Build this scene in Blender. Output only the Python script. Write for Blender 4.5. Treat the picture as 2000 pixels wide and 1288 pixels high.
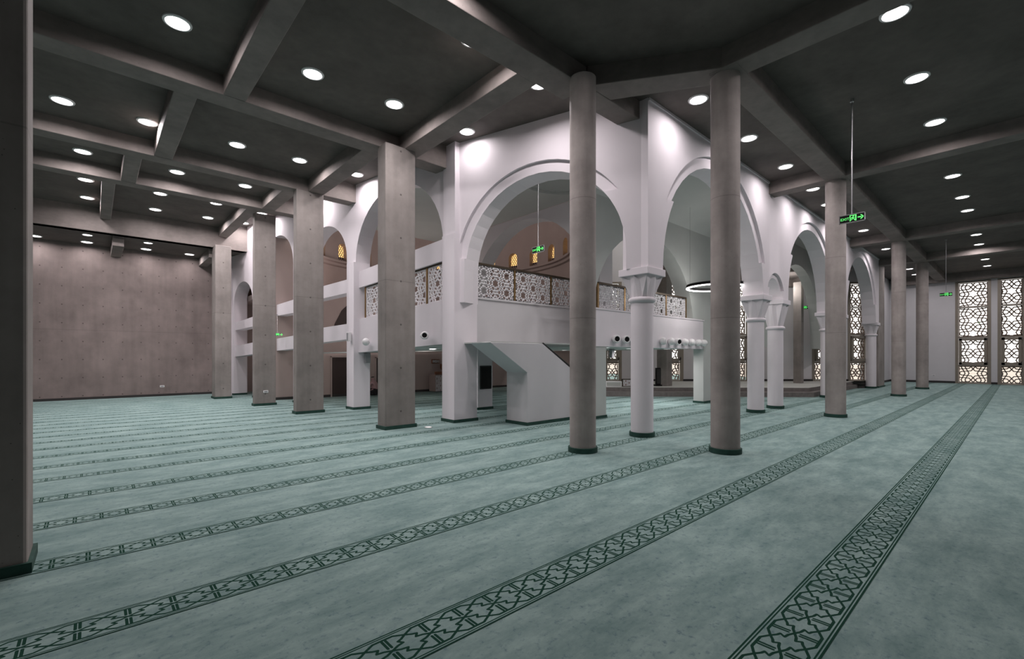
import bpy, math, random
from mathutils import Vector
for o in list(bpy.data.objects): bpy.data.objects.remove(o)
S = bpy.context.scene; COL = S.collection
PI = math.pi; rnd = random.Random(7)
# ---------------------------------------------------------------- camera, world, exposure
cam = bpy.data.cameras.new('camera'); co = bpy.data.objects.new('camera', cam); COL.objects.link(co)
cam.sensor_width = 36; cam.sensor_fit = 'HORIZONTAL'; cam.lens = 16.2; cam.shift_y = .027; cam.clip_start = .05
co.location = (0, 0, 1.6); co.rotation_euler = (PI/2, 0, -math.radians(42.27)); S.camera = co
FW = Vector((.6726, .74, 0)); RT = Vector((.74, -.6726, 0))      # the diagonal axes of the octagonal hall
W = bpy.data.worlds.new('daylight'); S.world = W; W.use_nodes = True
bg = W.node_tree.nodes['Background']; bg.inputs[0].default_value = (1, .97, .93, 1); bg.inputs[1].default_value = 1.7
S.view_settings.view_transform = 'Standard'; S.view_settings.look = 'None'
S.view_settings.exposure = 0.0; S.view_settings.gamma = 1; S.view_settings.use_curve_mapping = False
LAMP_W = 43.5; LAMP_C = (1, .925, .95)
# ---------------------------------------------------------------- materials
def nmat(name):
    m = bpy.data.materials.new(name); m.use_nodes = True; nt = m.node_tree
    return m, nt, nt.nodes['Principled BSDF'], nt.nodes.new, nt.links.new
def plain(name, c, rough=.6, metal=0, noise=.06, scale=3, bump=0, emit=0, spec=.4):
    m, nt, b, N, L = nmat(name)
    b.inputs['Roughness'].default_value = rough; b.inputs['Metallic'].default_value = metal
    b.inputs['Specular IOR Level'].default_value = spec
    if noise:
        tc = N('ShaderNodeTexCoord'); n = N('ShaderNodeTexNoise'); n.inputs['Scale'].default_value = scale; n.inputs['Detail'].default_value = 5
        L(tc.outputs['Object'], n.inputs['Vector'])
        r = N('ShaderNodeValToRGB'); L(n.outputs['Fac'], r.inputs[0])
        r.color_ramp.elements[0].position = .3; r.color_ramp.elements[1].position = .7
        r.color_ramp.elements[0].color = (*[x*(1-noise) for x in c], 1); r.color_ramp.elements[1].color = (*[min(1, x*(1+noise)) for x in c], 1)
        L(r.outputs[0], b.inputs['Base Color'])
        if bump:
            bp = N('ShaderNodeBump'); bp.inputs['Strength'].default_value = bump; bp.inputs['Distance'].default_value = .01
            L(n.outputs['Fac'], bp.inputs['Height']); L(bp.outputs[0], b.inputs['Normal'])
    else: b.inputs['Base Color'].default_value = (*c, 1)
    if emit:
        b.inputs['Emission Color'].default_value = (*c, 1); b.inputs['Emission Strength'].default_value = emit
    return m
def mathn(nt, op, a, b=None, c=None):
    n = nt.nodes.new('ShaderNodeMath'); n.operation = op
    for i, x in enumerate((a, b, c)):
        if x is None: continue
        if isinstance(x, (int, float)): n.inputs[i].default_value = x
        else: nt.links.new(x, n.inputs[i])
    return n.outputs[0]
def concrete(name, c, dark=.62, dots=None, joint=None, axis='X', vstreak=1.0):
    """board-marked cast concrete: cloudy stains, vertical streaks, pin holes, rows of tie holes, pour joints"""
    m, nt, b, N, L = nmat(name)
    b.inputs['Roughness'].default_value = .75; b.inputs['Specular IOR Level'].default_value = .25
    tc = N('ShaderNodeTexCoord'); P = tc.outputs['Object']
    n1 = N('ShaderNodeTexNoise'); n1.inputs['Scale'].default_value = 1.1; n1.inputs['Detail'].default_value = 8; n1.inputs['Roughness'].default_value = .62; L(P, n1.inputs['Vector'])
    mp = N('ShaderNodeMapping'); mp.inputs['Scale'].default_value = (4, 4, .4*vstreak); L(P, mp.inputs['Vector'])
    n2 = N('ShaderNodeTexNoise'); n2.inputs['Scale'].default_value = 1.6; n2.inputs['Detail'].default_value = 6; L(mp.outputs[0], n2.inputs['Vector'])
    n3 = N('ShaderNodeTexVoronoi'); n3.inputs['Scale'].default_value = 14; L(P, n3.inputs['Vector'])
    f = mathn(nt, 'ADD', mathn(nt, 'MULTIPLY', n1.outputs['Fac'], .74), mathn(nt, 'MULTIPLY', n2.outputs['Fac'], .26))
    r = N('ShaderNodeValToRGB'); L(f, r.inputs[0])
    r.color_ramp.elements[0].position = .34; r.color_ramp.elements[1].position = .66
    r.color_ramp.elements[0].color = (*[x*dark for x in c], 1); r.color_ramp.elements[1].color = (*[x*1.18 for x in c], 1)
    col = r.outputs[0]
    sep = N('ShaderNodeSeparateXYZ'); L(P, sep.inputs[0])
    pit = mathn(nt, 'LESS_THAN', n3.outputs['Distance'], .055)
    hole = pit
    if dots:
        sx, sz, rad, ox, oz = dots
        ax = sep.outputs[axis]
        dx = mathn(nt, 'MULTIPLY', mathn(nt, 'SUBTRACT', mathn(nt, 'FRACT', mathn(nt, 'ADD', mathn(nt, 'DIVIDE', ax, sx), ox)), .5), sx)
        dz = mathn(nt, 'MULTIPLY', mathn(nt, 'SUBTRACT', mathn(nt, 'FRACT', mathn(nt, 'ADD', mathn(nt, 'DIVIDE', sep.outputs['Z'], sz), oz)), .5), sz)
        dd = mathn(nt, 'ADD', mathn(nt, 'MULTIPLY', dx, dx), mathn(nt, 'MULTIPLY', dz, dz))
        hole = mathn(nt, 'MAXIMUM', hole, mathn(nt, 'LESS_THAN', dd, rad*rad))
    if joint:
        for z in joint:
            hole = mathn(nt, 'MAXIMUM', hole, mathn(nt, 'MULTIPLY', mathn(nt, 'LESS_THAN', mathn(nt, 'ABSOLUTE', mathn(nt, 'SUBTRACT', sep.outputs['Z'], z)), .007), .38))
    mx = N('ShaderNodeMix'); mx.data_type = 'RGBA'; L(mathn(nt, 'MULTIPLY', hole, .75), mx.inputs[0]); L(col, mx.inputs[6]); mx.inputs[7].default_value = (*[x*.22 for x in c], 1)
    L(mx.outputs[2], b.inputs['Base Color'])
    bp = N('ShaderNodeBump'); bp.inputs['Strength'].default_value = .35; bp.inputs['Distance'].default_value = .012
    L(mathn(nt, 'SUBTRACT', f, mathn(nt, 'MULTIPLY', hole, .6)), bp.inputs['Height']); L(bp.outputs[0], b.inputs['Normal'])
    return m
def carpet(name, stripe=False):
    m, nt, b, N, L = nmat(name)
    b.inputs['Roughness'].default_value = .95; b.inputs['Specular IOR Level'].default_value = .08
    geo = N('ShaderNodeNewGeometry'); P = geo.outputs['Position']
    mp = N('ShaderNodeMapping'); mp.inputs['Scale'].default_value = (1.1, 2.6, 1); L(P, mp.inputs['Vector'])
    n1 = N('ShaderNodeTexNoise'); n1.inputs['Scale'].default_value = 1.3; n1.inputs['Detail'].default_value = 10; n1.inputs['Roughness'].default_value = .74; L(mp.outputs[0], n1.inputs['Vector'])
    r = N('ShaderNodeValToRGB'); L(n1.outputs['Fac'], r.inputs[0]); e = r.color_ramp.elements
    e[0].position = .36; e[0].color = (.160, .244, .234, 1); e[1].position = .64; e[1].color = (.292, .394, .372, 1)
    n2 = N('ShaderNodeTexNoise'); n2.inputs['Scale'].default_value = 20; n2.inputs['Detail'].default_value = 6; n2.inputs['Roughness'].default_value = .75; L(P, n2.inputs['Vector'])
    r2 = N('ShaderNodeValToRGB'); L(n2.outputs['Fac'], r2.inputs[0]); r2.color_ramp.elements[0].position = .54; r2.color_ramp.elements[1].position = .70
    mx = N('ShaderNodeMix'); mx.data_type = 'RGBA'; L(mathn(nt, 'MULTIPLY', r2.outputs[0], .72), mx.inputs[0]); L(r.outputs[0], mx.inputs[6]); mx.inputs[7].default_value = (.075, .13, .165, 1)
    out = mx.outputs[2]
    if stripe:
        uv = N('ShaderNodeUVMap'); sp = N('ShaderNodeSeparateXYZ'); L(uv.outputs[0], sp.inputs[0])
        K = .73
        p = mathn(nt, 'MULTIPLY', mathn(nt, 'ABSOLUTE', mathn(nt, 'SUBTRACT', mathn(nt, 'FRACT', mathn(nt, 'ADD', sp.outputs[0], .5)), .5)), K)
        q = mathn(nt, 'ABSOLUTE', mathn(nt, 'SUBTRACT', sp.outputs[1], .5))
        cb = N('ShaderNodeCombineXYZ'); L(p, cb.inputs[0]); L(q, cb.inputs[1]); V = cb.outputs[0]
        segs = [((0, 0), (.17, .06)), ((.17, .06), (.33, .085)), ((.33, .085), (.25, .165)), ((.25, .165), (.36, .195)), ((.36, .195), (.5, .265)),
                ((.5, .265), (.25, .365)), ((.25, .365), (0, .365)), ((.045, .09), (.045, .365))]
        dmin = None
        def vm(op, a, b_=None):
            n = N('ShaderNodeVectorMath'); n.operation = op
            for i, x in enumerate((a, b_)):
                if x is None: continue
                if isinstance(x, tuple): n.inputs[i].default_value = x
                else: L(x, n.inputs[i])
            return n
        for a, c in segs:
            A = (a[0]*K, a[1], 0); D = (c[0]*K-A[0], c[1]-a[1], 0); dd = D[0]**2+D[1]**2
            ap = vm('SUBTRACT', V, A).outputs[0]
            t = mathn(nt, 'DIVIDE', vm('DOT_PRODUCT', ap, D).outputs['Value'], dd); t.node.use_clamp = True
            sc = vm('SCALE', D); L(t, sc.inputs[3])
            dist = vm('LENGTH', vm('SUBTRACT', ap, sc.outputs[0]).outputs[0]).outputs['Value']
            dmin = dist if dmin is None else mathn(nt, 'MINIMUM', dmin, dist)
        line = mathn(nt, 'LESS_THAN', dmin, .0245)
        for c0, w in ((.484, .017), (.432, .014)):
            line = mathn(nt, 'MAXIMUM', line, mathn(nt, 'LESS_THAN', mathn(nt, 'ABSOLUTE', mathn(nt, 'SUBTRACT', q, c0)), w))
        m2 = N('ShaderNodeMix'); m2.data_type = 'RGBA'; L(line, m2.inputs[0]); L(out, m2.inputs[6]); m2.inputs[7].default_value = (.010, .046, .030, 1)
        out = m2.outputs[2]
    L(out, b.inputs['Base Color'])
    n4 = N('ShaderNodeTexNoise'); n4.inputs['Scale'].default_value = 260; L(P, n4.inputs['Vector'])
    bp = N('ShaderNodeBump'); bp.inputs['Strength'].default_value = .25; bp.inputs['Distance'].default_value = .004; L(n4.outputs['Fac'], bp.inputs['Height']); L(bp.outputs[0], b.inputs['Normal'])
    return m
def glassm(name, tint=(1, 1, 1), refl=.06):
    m = bpy.data.materials.new(name); m.use_nodes = True; nt = m.node_tree; nt.nodes.clear(); N = nt.nodes.new; L = nt.links.new
    o = N('ShaderNodeOutputMaterial'); t = N('ShaderNodeBsdfTransparent'); t.inputs[0].default_value = (*tint, 1)
    g = N('ShaderNodeBsdfGlossy'); g.inputs['Roughness'].default_value = .05; x = N('ShaderNodeMixShader'); x.inputs[0].default_value = refl
    L(t.outputs[0], x.inputs[1]); L(g.outputs[0], x.inputs[2]); L(x.outputs[0], o.inputs[0]); return m
M = dict(
 carpet=carpet('teal_carpet'), stripe=carpet('prayer_row_border', True),
 slab=concrete('dark_slab_concrete', (.122, .108, .098), .72), beam=concrete('beam_concrete', (.215, .188, .175), .75, vstreak=20),
 col=concrete('column_concrete', (.40, .355, .335), .64, joint=(2.25, 4.25)),
 sqcol=concrete('square_pier_concrete', (.27, .243, .226), .7, dots=(5, .97, .022, .5, .1), joint=(3.3,)),
 bwall=concrete('wall_concrete', (.225, .184, .172), .74, dots=(.57, .68, .021, .0, .28), joint=(2.62,)),
 white=plain('white_plaster', (.74, .695, .725), .75, noise=.02, scale=2, spec=.2), cool=plain('pale_plaster', (.60, .585, .60), .75, noise=.02, scale=2, spec=.2),
 vault=plain('grey_vault_plaster', (.47, .49, .47), .8, noise=.03, scale=1.5, spec=.2),
 pink=plain('rose_beige_plaster', (.38, .312, .292), .8, noise=.04, scale=1.5, spec=.2), skirt=plain('dark_green_skirting', (.020, .062, .048), .9, noise=.2, scale=12),
 black=plain('black_plastic', (.008, .008, .008), .6, noise=0, spec=.15), blackm=plain('black_trim', (.03, .028, .027), .5, noise=0),
 brass=plain('bronze_metal', (.30, .19, .085), .38, .85, noise=.1, scale=6), dkbr=plain('dark_bronze', (.07, .052, .035), .45, .5, noise=.1),
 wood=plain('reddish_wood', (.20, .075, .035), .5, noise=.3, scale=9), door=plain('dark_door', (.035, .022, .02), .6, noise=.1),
 alu=plain('taupe_window_frame', (.27, .235, .195), .45, .3, noise=.04), steel=plain('brushed_steel', (.62, .62, .63), .3, .9, noise=.04),
 lat=plain('pierced_screen_stone', (.30, .215, .17), .7, noise=.08), latw=plain('white_pierced_screen', (.80, .78, .80), .5, noise=.02),
 lamp=plain('lamp_diffuser', (1, .95, .95), .5, noise=0, emit=9), ring=plain('ring_light_diffuser', (1, .97, .95), .5, noise=0, emit=6),
 trim=plain('white_enamel', (.80, .79, .79), .35, noise=0), grey=plain('grey_fabric_grille', (.30, .30, .31), .7, noise=.05),
 step=plain('grey_step_carpet', (.155, .140, .132), .95, noise=.15, scale=8), top=plain('pale_platform_carpet', (.44, .45, .42), .95, noise=.08, scale=2),
 green=plain('lit_green_sign', (.16, 1, .22), .5, noise=0, emit=.85), signb=plain('sign_black', (.006, .008, .006), .3, noise=0),
 amber=plain('amber_lit_glass', (1, .62, .22), .3, noise=.25, scale=14, emit=1.25), darkg=plain('dark_amber_glass', (.03, .018, .012), .2, noise=.2),
 ground=plain('outside_paving', (.62, .55, .48), .9, noise=.25, scale=.35), skin=plain('skin', (.5, .3, .23), .6, noise=.03), cloth=plain('dark_cloth', (.02, .018, .02), .9, noise=.1), shirt=plain('rose_cloth', (.40, .26, .27), .9, noise=.05),
 glass=glassm('window_glass'))
# ---------------------------------------------------------------- mesh helpers
def link(name, me, mat, parent=None, loc=None):
    o = bpy.data.objects.new(name, me); COL.objects.link(o)
    if mat is not None:
        me.materials.clear()
        for x in (mat if isinstance(mat, (list, tuple)) else [mat]): me.materials.append(x)
    if parent: o.parent = parent
    if loc is not None: o.location = loc
    return o
class MB:
    def __init__(s): s.v = []; s.f = []; s.m = []
    def add(s, v, f, mi=0):
        k = len(s.v); s.v += [tuple(x) for x in v]; s.f += [tuple(i+k for i in q) for q in f]; s.m += [mi]*len(f); return s
    def box(s, x0, x1, y0, y1, z0, z1, mi=0):
        return s.add([(x0, y0, z0), (x1, y0, z0), (x1, y1, z0), (x0, y1, z0), (x0, y0, z1), (x1, y0, z1), (x1, y1, z1), (x0, y1, z1)],
                     [(0, 3, 2, 1), (4, 5, 6, 7), (0, 1, 5, 4), (1, 2, 6, 5), (2, 3, 7, 6), (3, 0, 4, 7)], mi)
    def prism(s, poly, z0, z1, mi=0):
        n = len(poly); a = sum(poly[i][0]*poly[(i+1) % n][1]-poly[(i+1) % n][0]*poly[i][1] for i in range(n))
        if a < 0: poly = poly[::-1]
        return s.add([(x, y, z0) for x, y in poly]+[(x, y, z1) for x, y in poly],
                     [tuple(range(n))[::-1], tuple(range(n, 2*n))]+[(i, (i+1) % n, n+(i+1) % n, n+i) for i in range(n)], mi)
    def hexa(s, p, mi=0):      # 8 points: bottom ring, top ring
        return s.add(p, [(0, 3, 2, 1), (4, 5, 6, 7), (0, 1, 5, 4), (1, 2, 6, 5), (2, 3, 7, 6), (3, 0, 4, 7)], mi)
    def lathe(s, prof, n=24, c=(0, 0), mi=0, cap=True):
        k = len(prof); v = []; f = []
        for r, z in prof:
            for i in range(n): v.append((c[0]+r*math.cos(2*PI*i/n), c[1]+r*math.sin(2*PI*i/n), z))
        for j in range(k-1):
            for i in range(n): f.append((j*n+i, j*n+(i+1) % n, (j+1)*n+(i+1) % n, (j+1)*n+i))
        if cap: f.append(tuple(range(n))[::-1]); f.append(tuple(range((k-1)*n, k*n)))
        return s.add(v, f, mi)
    def tube(s, a, b, r, n=8, mi=0):
        a = Vector(a); b = Vector(b); d = (b-a).normalized(); u = d.orthogonal().normalized(); w = d.cross(u)
        v = [p+(u*math.cos(2*PI*i/n)+w*math.sin(2*PI*i/n))*r for p in (a, b) for i in range(n)]
        return s.add(v, [(i, (i+1) % n, n+(i+1) % n, n+i) for i in range(n)]+[tuple(range(n))[::-1], tuple(range(n, 2*n))], mi)
    def build(s, name, mat, parent=None, loc=None, smooth=False, bevel=0):
        me = bpy.data.meshes.new(name); me.from_pydata(s.v, [], s.f)
        for p, i in zip(me.polygons, s.m):
            p.material_index = i; p.use_smooth = smooth
        me.update()
        if smooth: me.set_sharp_from_angle(angle=math.radians(40))
        o = link(name, me, mat, parent, loc)
        if bevel:
            md = o.modifiers.new('bevel', 'BEVEL'); md.width = bevel; md.segments = 2; md.limit_method = 'ANGLE'
        return o
def thing(name, label, cat, loc=(0, 0, 0), rz=0, group=None):
    o = bpy.data.objects.new(name, None); COL.objects.link(o); o.location = loc; o.rotation_euler = (0, 0, rz); o.empty_display_size = .1
    return tag(o, label, cat, group)
def tag(o, label, cat, group=None):
    o['label'] = label; o['category'] = cat
    if group: o['group'] = group
    return o
def struct(o, label=None):
    o['kind'] = 'structure'
    if label: o['label'] = label
    return o
def frame_of(A, B):
    A = Vector((A[0], A[1], 0)); B = Vector((B[0], B[1], 0)); L = (B-A).length; d = (B-A)/L
    return A, d, Vector((-d.y, d.x, 0)), L          # origin, along, normal to the LEFT of A->B
def arch_low(arches, s, zb, ext=0):
    z = zb(s) if callable(zb) else zb
    for c, r, sp, ob in arches:
        if abs(s-c) < r+ext-1e-6: return sp+math.sqrt(max(0, (r+ext)**2-(s-c)**2))
    return z
def arch_wall(mb, A, B, off0, off1, ztop, zb, arches, ext=0, mi=0, n=22):
    """wall slab on the line A->B between normal offsets off0 (front) and off1, pierced by round arches (centre, radius, spring, -)"""
    O, d, nn, L = frame_of(A, B)
    cuts = [0, L]
    for c, r, sp, ob in arches:
        R = r+ext
        cuts += [c-R*math.cos(PI*i/n) for i in range(n+1)]
        cuts += [c-R-.001, c+R+.001]
    cuts = sorted(set(round(min(max(c, 0), L), 5) for c in cuts))
    def P(s, off, z): p = O+d*s+nn*off; return (p.x, p.y, z)
    for s0, s1 in zip(cuts, cuts[1:]):
        if s1-s0 < 1e-5: continue
        mid = (s0+s1)/2; e = (s1-s0)*1e-4
        inside = any(abs(mid-c) < r+ext for c, r, sp, ob in arches)
        if inside:
            a = [q for q in arches if abs(mid-q[0]) < q[1]+ext][0]; R = a[1]+ext
            l0 = a[2]+math.sqrt(max(0, R*R-(s0-a[0])**2)); l1 = a[2]+math.sqrt(max(0, R*R-(s1-a[0])**2))
        else: l0 = zb(mid) if callable(zb) else zb; l1 = l0
        l0 = min(l0, ztop-.01); l1 = min(l1, ztop-.01)
        mb.hexa([P(s0, off0, l0), P(s1, off0, l1), P(s1, off1, l1), P(s0, off1, l0), P(s0, off0, ztop), P(s1, off0, ztop), P(s1, off1, ztop), P(s0, off1, ztop)] if off1 > off0 else
                [P(s0, off1, l0), P(s1, off1, l1), P(s1, off0, l1), P(s0, off0, l0), P(s0, off1, ztop), P(s1, off1, ztop), P(s1, off0, ztop), P(s0, off0, ztop)], mi)
    return mb
def wall_box(mb, A, B, off0, off1, s0, s1, z0a, z1a, z0b=None, z1b=None, mi=0):
    O, d, nn, L = frame_of(A, B)
    z0b = z0a if z0b is None else z0b; z1b = z1a if z1b is None else z1b
    def P(s, off, z): p = O+d*s+nn*off; return (p.x, p.y, z)
    lo, hi = sorted((off0, off1))
    return mb.hexa([P(s0, lo, z0a), P(s1, lo, z0b), P(s1, hi, z0b), P(s0, hi, z0a), P(s0, lo, z1a), P(s1, lo, z1b), P(s1, hi, z1b), P(s0, hi, z1a)], mi)
def clip(a, b, w, h):
    x0, y0 = a; dx = b[0]-a[0]; dy = b[1]-a[1]; t0 = 0; t1 = 1
    for p, q in ((-dx, x0), (dx, w-x0), (-dy, y0), (dy, h-y0)):
        if abs(p) < 1e-9:
            if q < 0: return None
        else:
            t = q/p
            if p < 0: t0 = max(t0, t)
            else: t1 = min(t1, t)
    if t1-t0 < 1e-3: return None
    return (x0+dx*t0, y0+dy*t0), (x0+dx*t1, y0+dy*t1)
def star_segments(w, h, a, cx, cy, dlt=.20, ang=52):
    """girih lines on hexagons (stars stacked upright): two contact points on each edge, rays meeting into stars, kites and hourglasses"""
    segs = []; R_ = a/math.sqrt(3); dx = 1.5*R_
    for i in range(-int(w/dx)-2, int(w/dx)+3):
        for j in range(-int(h/a)-2, int(h/a)+3):
            X = cx+i*dx; Y = cy+j*a+(a/2 if i % 2 else 0)
            if X < -a or X > w+a or Y < -a or Y > h+a: continue
            rays = {}
            for k in range(6):
                th = PI/3*k+PI/6; n_ = (math.cos(th), math.sin(th)); t = (-n_[1], n_[0]); A = math.radians(ang)
                for sg in (-1, 1):
                    rays[k, sg] = ((X+n_[0]*a/2+t[0]*sg*R_*dlt, Y+n_[1]*a/2+t[1]*sg*R_*dlt), (-n_[0]*math.sin(A)+sg*t[0]*math.cos(A), -n_[1]*math.sin(A)+sg*t[1]*math.cos(A)))
            for k in range(6):
                (p, u), (p2, u2) = rays[k, 1], rays[(k+1) % 6, -1]
                den = u[0]*u2[1]-u[1]*u2[0]
                if abs(den) > 1e-6:
                    tt = ((p2[0]-p[0])*u2[1]-(p2[1]-p[1])*u2[0])/den; e = (p[0]+u[0]*tt, p[1]+u[1]*tt); segs += [(p, e), (p2, e)]
                th = PI/3*k+PI/6; c0 = (X+math.cos(th)*a*.335, Y+math.sin(th)*a*.335)
                for sg in (-1, 1):
                    segs.append((rays[k, sg][0], c0)); t2 = th+sg*PI/6; segs.append((c0, (X+math.cos(t2)*a*.215, Y+math.sin(t2)*a*.215)))
    out = []
    for a_, b_ in segs:
        c = clip(a_, b_, w, h)
        if c: out.append(c)
    return out
def lattice(w, h, a, bar, dep, cx=None, cy=None):
    """bars in the local XZ plane, from (0,0) to (w,h), depth along +Y"""
    mb = MB()
    for (x0, y0), (x1, y1) in star_segments(w, h, a, w/2 if cx is None else cx, h/2 if cy is None else cy):
        L = math.hypot(x1-x0, y1-y0)
        if L < 1e-4: continue
        nx, ny = -(y1-y0)/L*bar/2, (x1-x0)/L*bar/2; ex, ey = (x1-x0)/L*bar*.3, (y1-y0)/L*bar*.3
        q = [(x0-ex+nx, y0-ey+ny), (x0-ex-nx, y0-ey-ny), (x1+ex-nx, y1+ey-ny), (x1+ex+nx, y1+ey+ny)]
        q = [(min(max(x, 0), w), min(max(y, 0), h)) for x, y in q]
        mb.add([(x, 0, y) for x, y in q]+[(x, dep, y) for x, y in q], [(0, 1, 2, 3), (7, 6, 5, 4), (0, 4, 5, 1), (2, 6, 7, 3), (1, 5, 6, 2), (3, 7, 4, 0)])
    b = bar*.8
    mb.box(0, w, 0, dep, 0, b); mb.box(0, w, 0, dep, h-b, h); mb.box(0, b, 0, dep, 0, h); mb.box(w-b, w, 0, dep, 0, h)
    return mb
# ---------------------------------------------------------------- floor
floor = struct(MB().add([(-7, -9, 0), (39.3, -9, 0), (39.3, 26, 0), (-7, 26, 0)], [(0, 1, 2, 3)]).build('floor', M['carpet']), 'teal carpeted floor with rows of dark green woven borders')
YS = [-1.75, -.5, .872, 2.29, 3.69, 5.02, 6.22, 7.36, 8.52, 9.5, 10.5, 11.4, 12.27, 13.1, 13.9, 14.68, 15.42, 16.13, 16.82, 17.5, 18.15, 18.78, 19.4, 20.0, 20.58, 21.15, 21.7, 22.24, 22.76]
for i, y in enumerate(YS):
    sp = (YS[i+1]-y) if i < len(YS)-1 else .52
    w = min(.335, .235*sp); x1 = 39 if y < 5.2 else (31-(y-5)*1.05 if y > 5.2 else 39); x1 = x1 if y < 5.3 else min(x1, 20.6-(y-5.6)*.98 if y < 13 else 12.8)
    me = bpy.data.meshes.new('carpet_border'); per = w*.73
    me.from_pydata([(-6, y-w/2, .0025), (x1, y-w/2, .0025), (x1, y+w/2, .0025), (-6, y+w/2, .0025)], [], [(0, 1, 2, 3)])
    uvl = me.uv_layers.new(name='UVMap'); U = (x1+6)/per
    for k, c in enumerate(((0, 0), (U, 0), (U, 1), (0, 1))): uvl.data[k].uv = c
    link('carpet_border', me, M['stripe'], floor)
struct(MB().add([(-60, -60, -.35), (140, -60, -.35), (140, 140, -.35), (-60, 140, -.35)], [(0, 1, 2, 3)]).build('trim_1', M['ground']), 'paving outside the windows')
# ---------------------------------------------------------------- ceiling slab, strips, beams
ZS, ZU, ZT = 6.65, 6.3, 6.85
c = MB()
def slab(x0, x1, y0, y1, z, t=.2): c.box(x0, x1, y0, y1, z, z+t)
slab(-7, 39.3, -9, 5.3, ZS)                       # near bays and the right wing
slab(-7, 5.45, 5.3, 9.8, ZS); slab(-7, 4.75, 9.8, 13.8, ZS); slab(-7, 4.15, 13.8, 16.3, ZS); slab(-7, 3.78, 16.3, 21.1, ZS)
slab(5.44, 8.1, 5.2, 9.8, ZT); slab(4.74, 7.2, 9.8, 13.8, ZT); slab(4.14, 6.4, 13.8, 16.3, ZT); slab(3.77, 6, 16.3, 21.1, ZT)
slab(-7, 6, 21.0, 24.2, 5.85, .5)
slab(8.0, 39.3, 4.9, 5.9, ZS+.02)
ceil = struct(c.build('ceiling', M['slab']), 'dark concrete ceiling slab crossed by beams')
def beam(x0, x1, y0, y1, z0=ZU, z1=ZS+.25):
    if y1-y0 > x1-x0: z0 += .005; z1 += .005
    return MB().box(x0, x1, y0, y1, z0, z1).build('beam', M['beam'], ceil, bevel=.012)
beam(-6.9, 6.36, 5.06, 5.6); beam(-6.9, 6.62, 9.58, 10.05); beam(-6.9, 5.95, 13.58, 14.0); beam(-6.9, 5.4, 16.1, 16.5)
beam(-6.9, 5, 20.95, 21.3, 5.85, 6.9)
beam(1.72, 2.08, 5.6, 9.58); beam(1.05, 1.40, 10.05, 13.58); beam(.54, .86, 14.0, 16.1); beam(.17, .45, 16.5, 20.95); beam(.5, .81, 21.3, 23.75, 5.5, 5.95)
beam(5.2, 5.66, 5.6, 9.58); beam(4.52, 4.95, 10.05, 13.58); beam(3.95, 4.33, 14.0, 16.1); beam(3.6, 3.93, 16.5, 20.95); beam(3.35, 3.66, 21.3, 23.75, 5.5, 5.95)
MB().prism([(6.34, 5.04), (7.57, 3.25), (7.93, 3.56), (7.0, 5.06)], ZU+.010, ZS+.2).build('beam', M['beam'], ceil, bevel=.012)
beam(6.36, 8.02, 5.03, 5.47)                      # stub to the corner pier
beam(7.57, 8.02, -8.9, 3.47, ZU); beam(7.6, 38.5, 3.02, 3.48)
beam(14.42, 14.87, -8.9, 4.9); beam(23.85, 24.35, -8.9, 4.9); beam(29.9, 30.4, -8.9, 4.9); beam(38.45, 39.0, -8.9, 5.6, 6.2)
beam(-6.9, 7.57, -.35, .1); beam(-1.2, -.75, -8.9, 5.06)
# ---------------------------------------------------------------- concrete walls round the outer hall
wb = struct(MB().box(-7, 4.5, 23.7, 24.1, 0, 6.2).build('wall_back', M['bwall']), 'fair faced concrete back wall with rows of tie holes')
struct(MB().box(-7, 4.4, 23.66, 23.7, 0, .09).build('baseboard_back', M['blackm']))
struct(MB().box(-7.3, -7, -9, 24, 0, 7).build('wall_left', M['bwall'])); struct(MB().box(-7, 39.3, -9.3, -9, 0, 7).build('wall_front', M['cool']))
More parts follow.
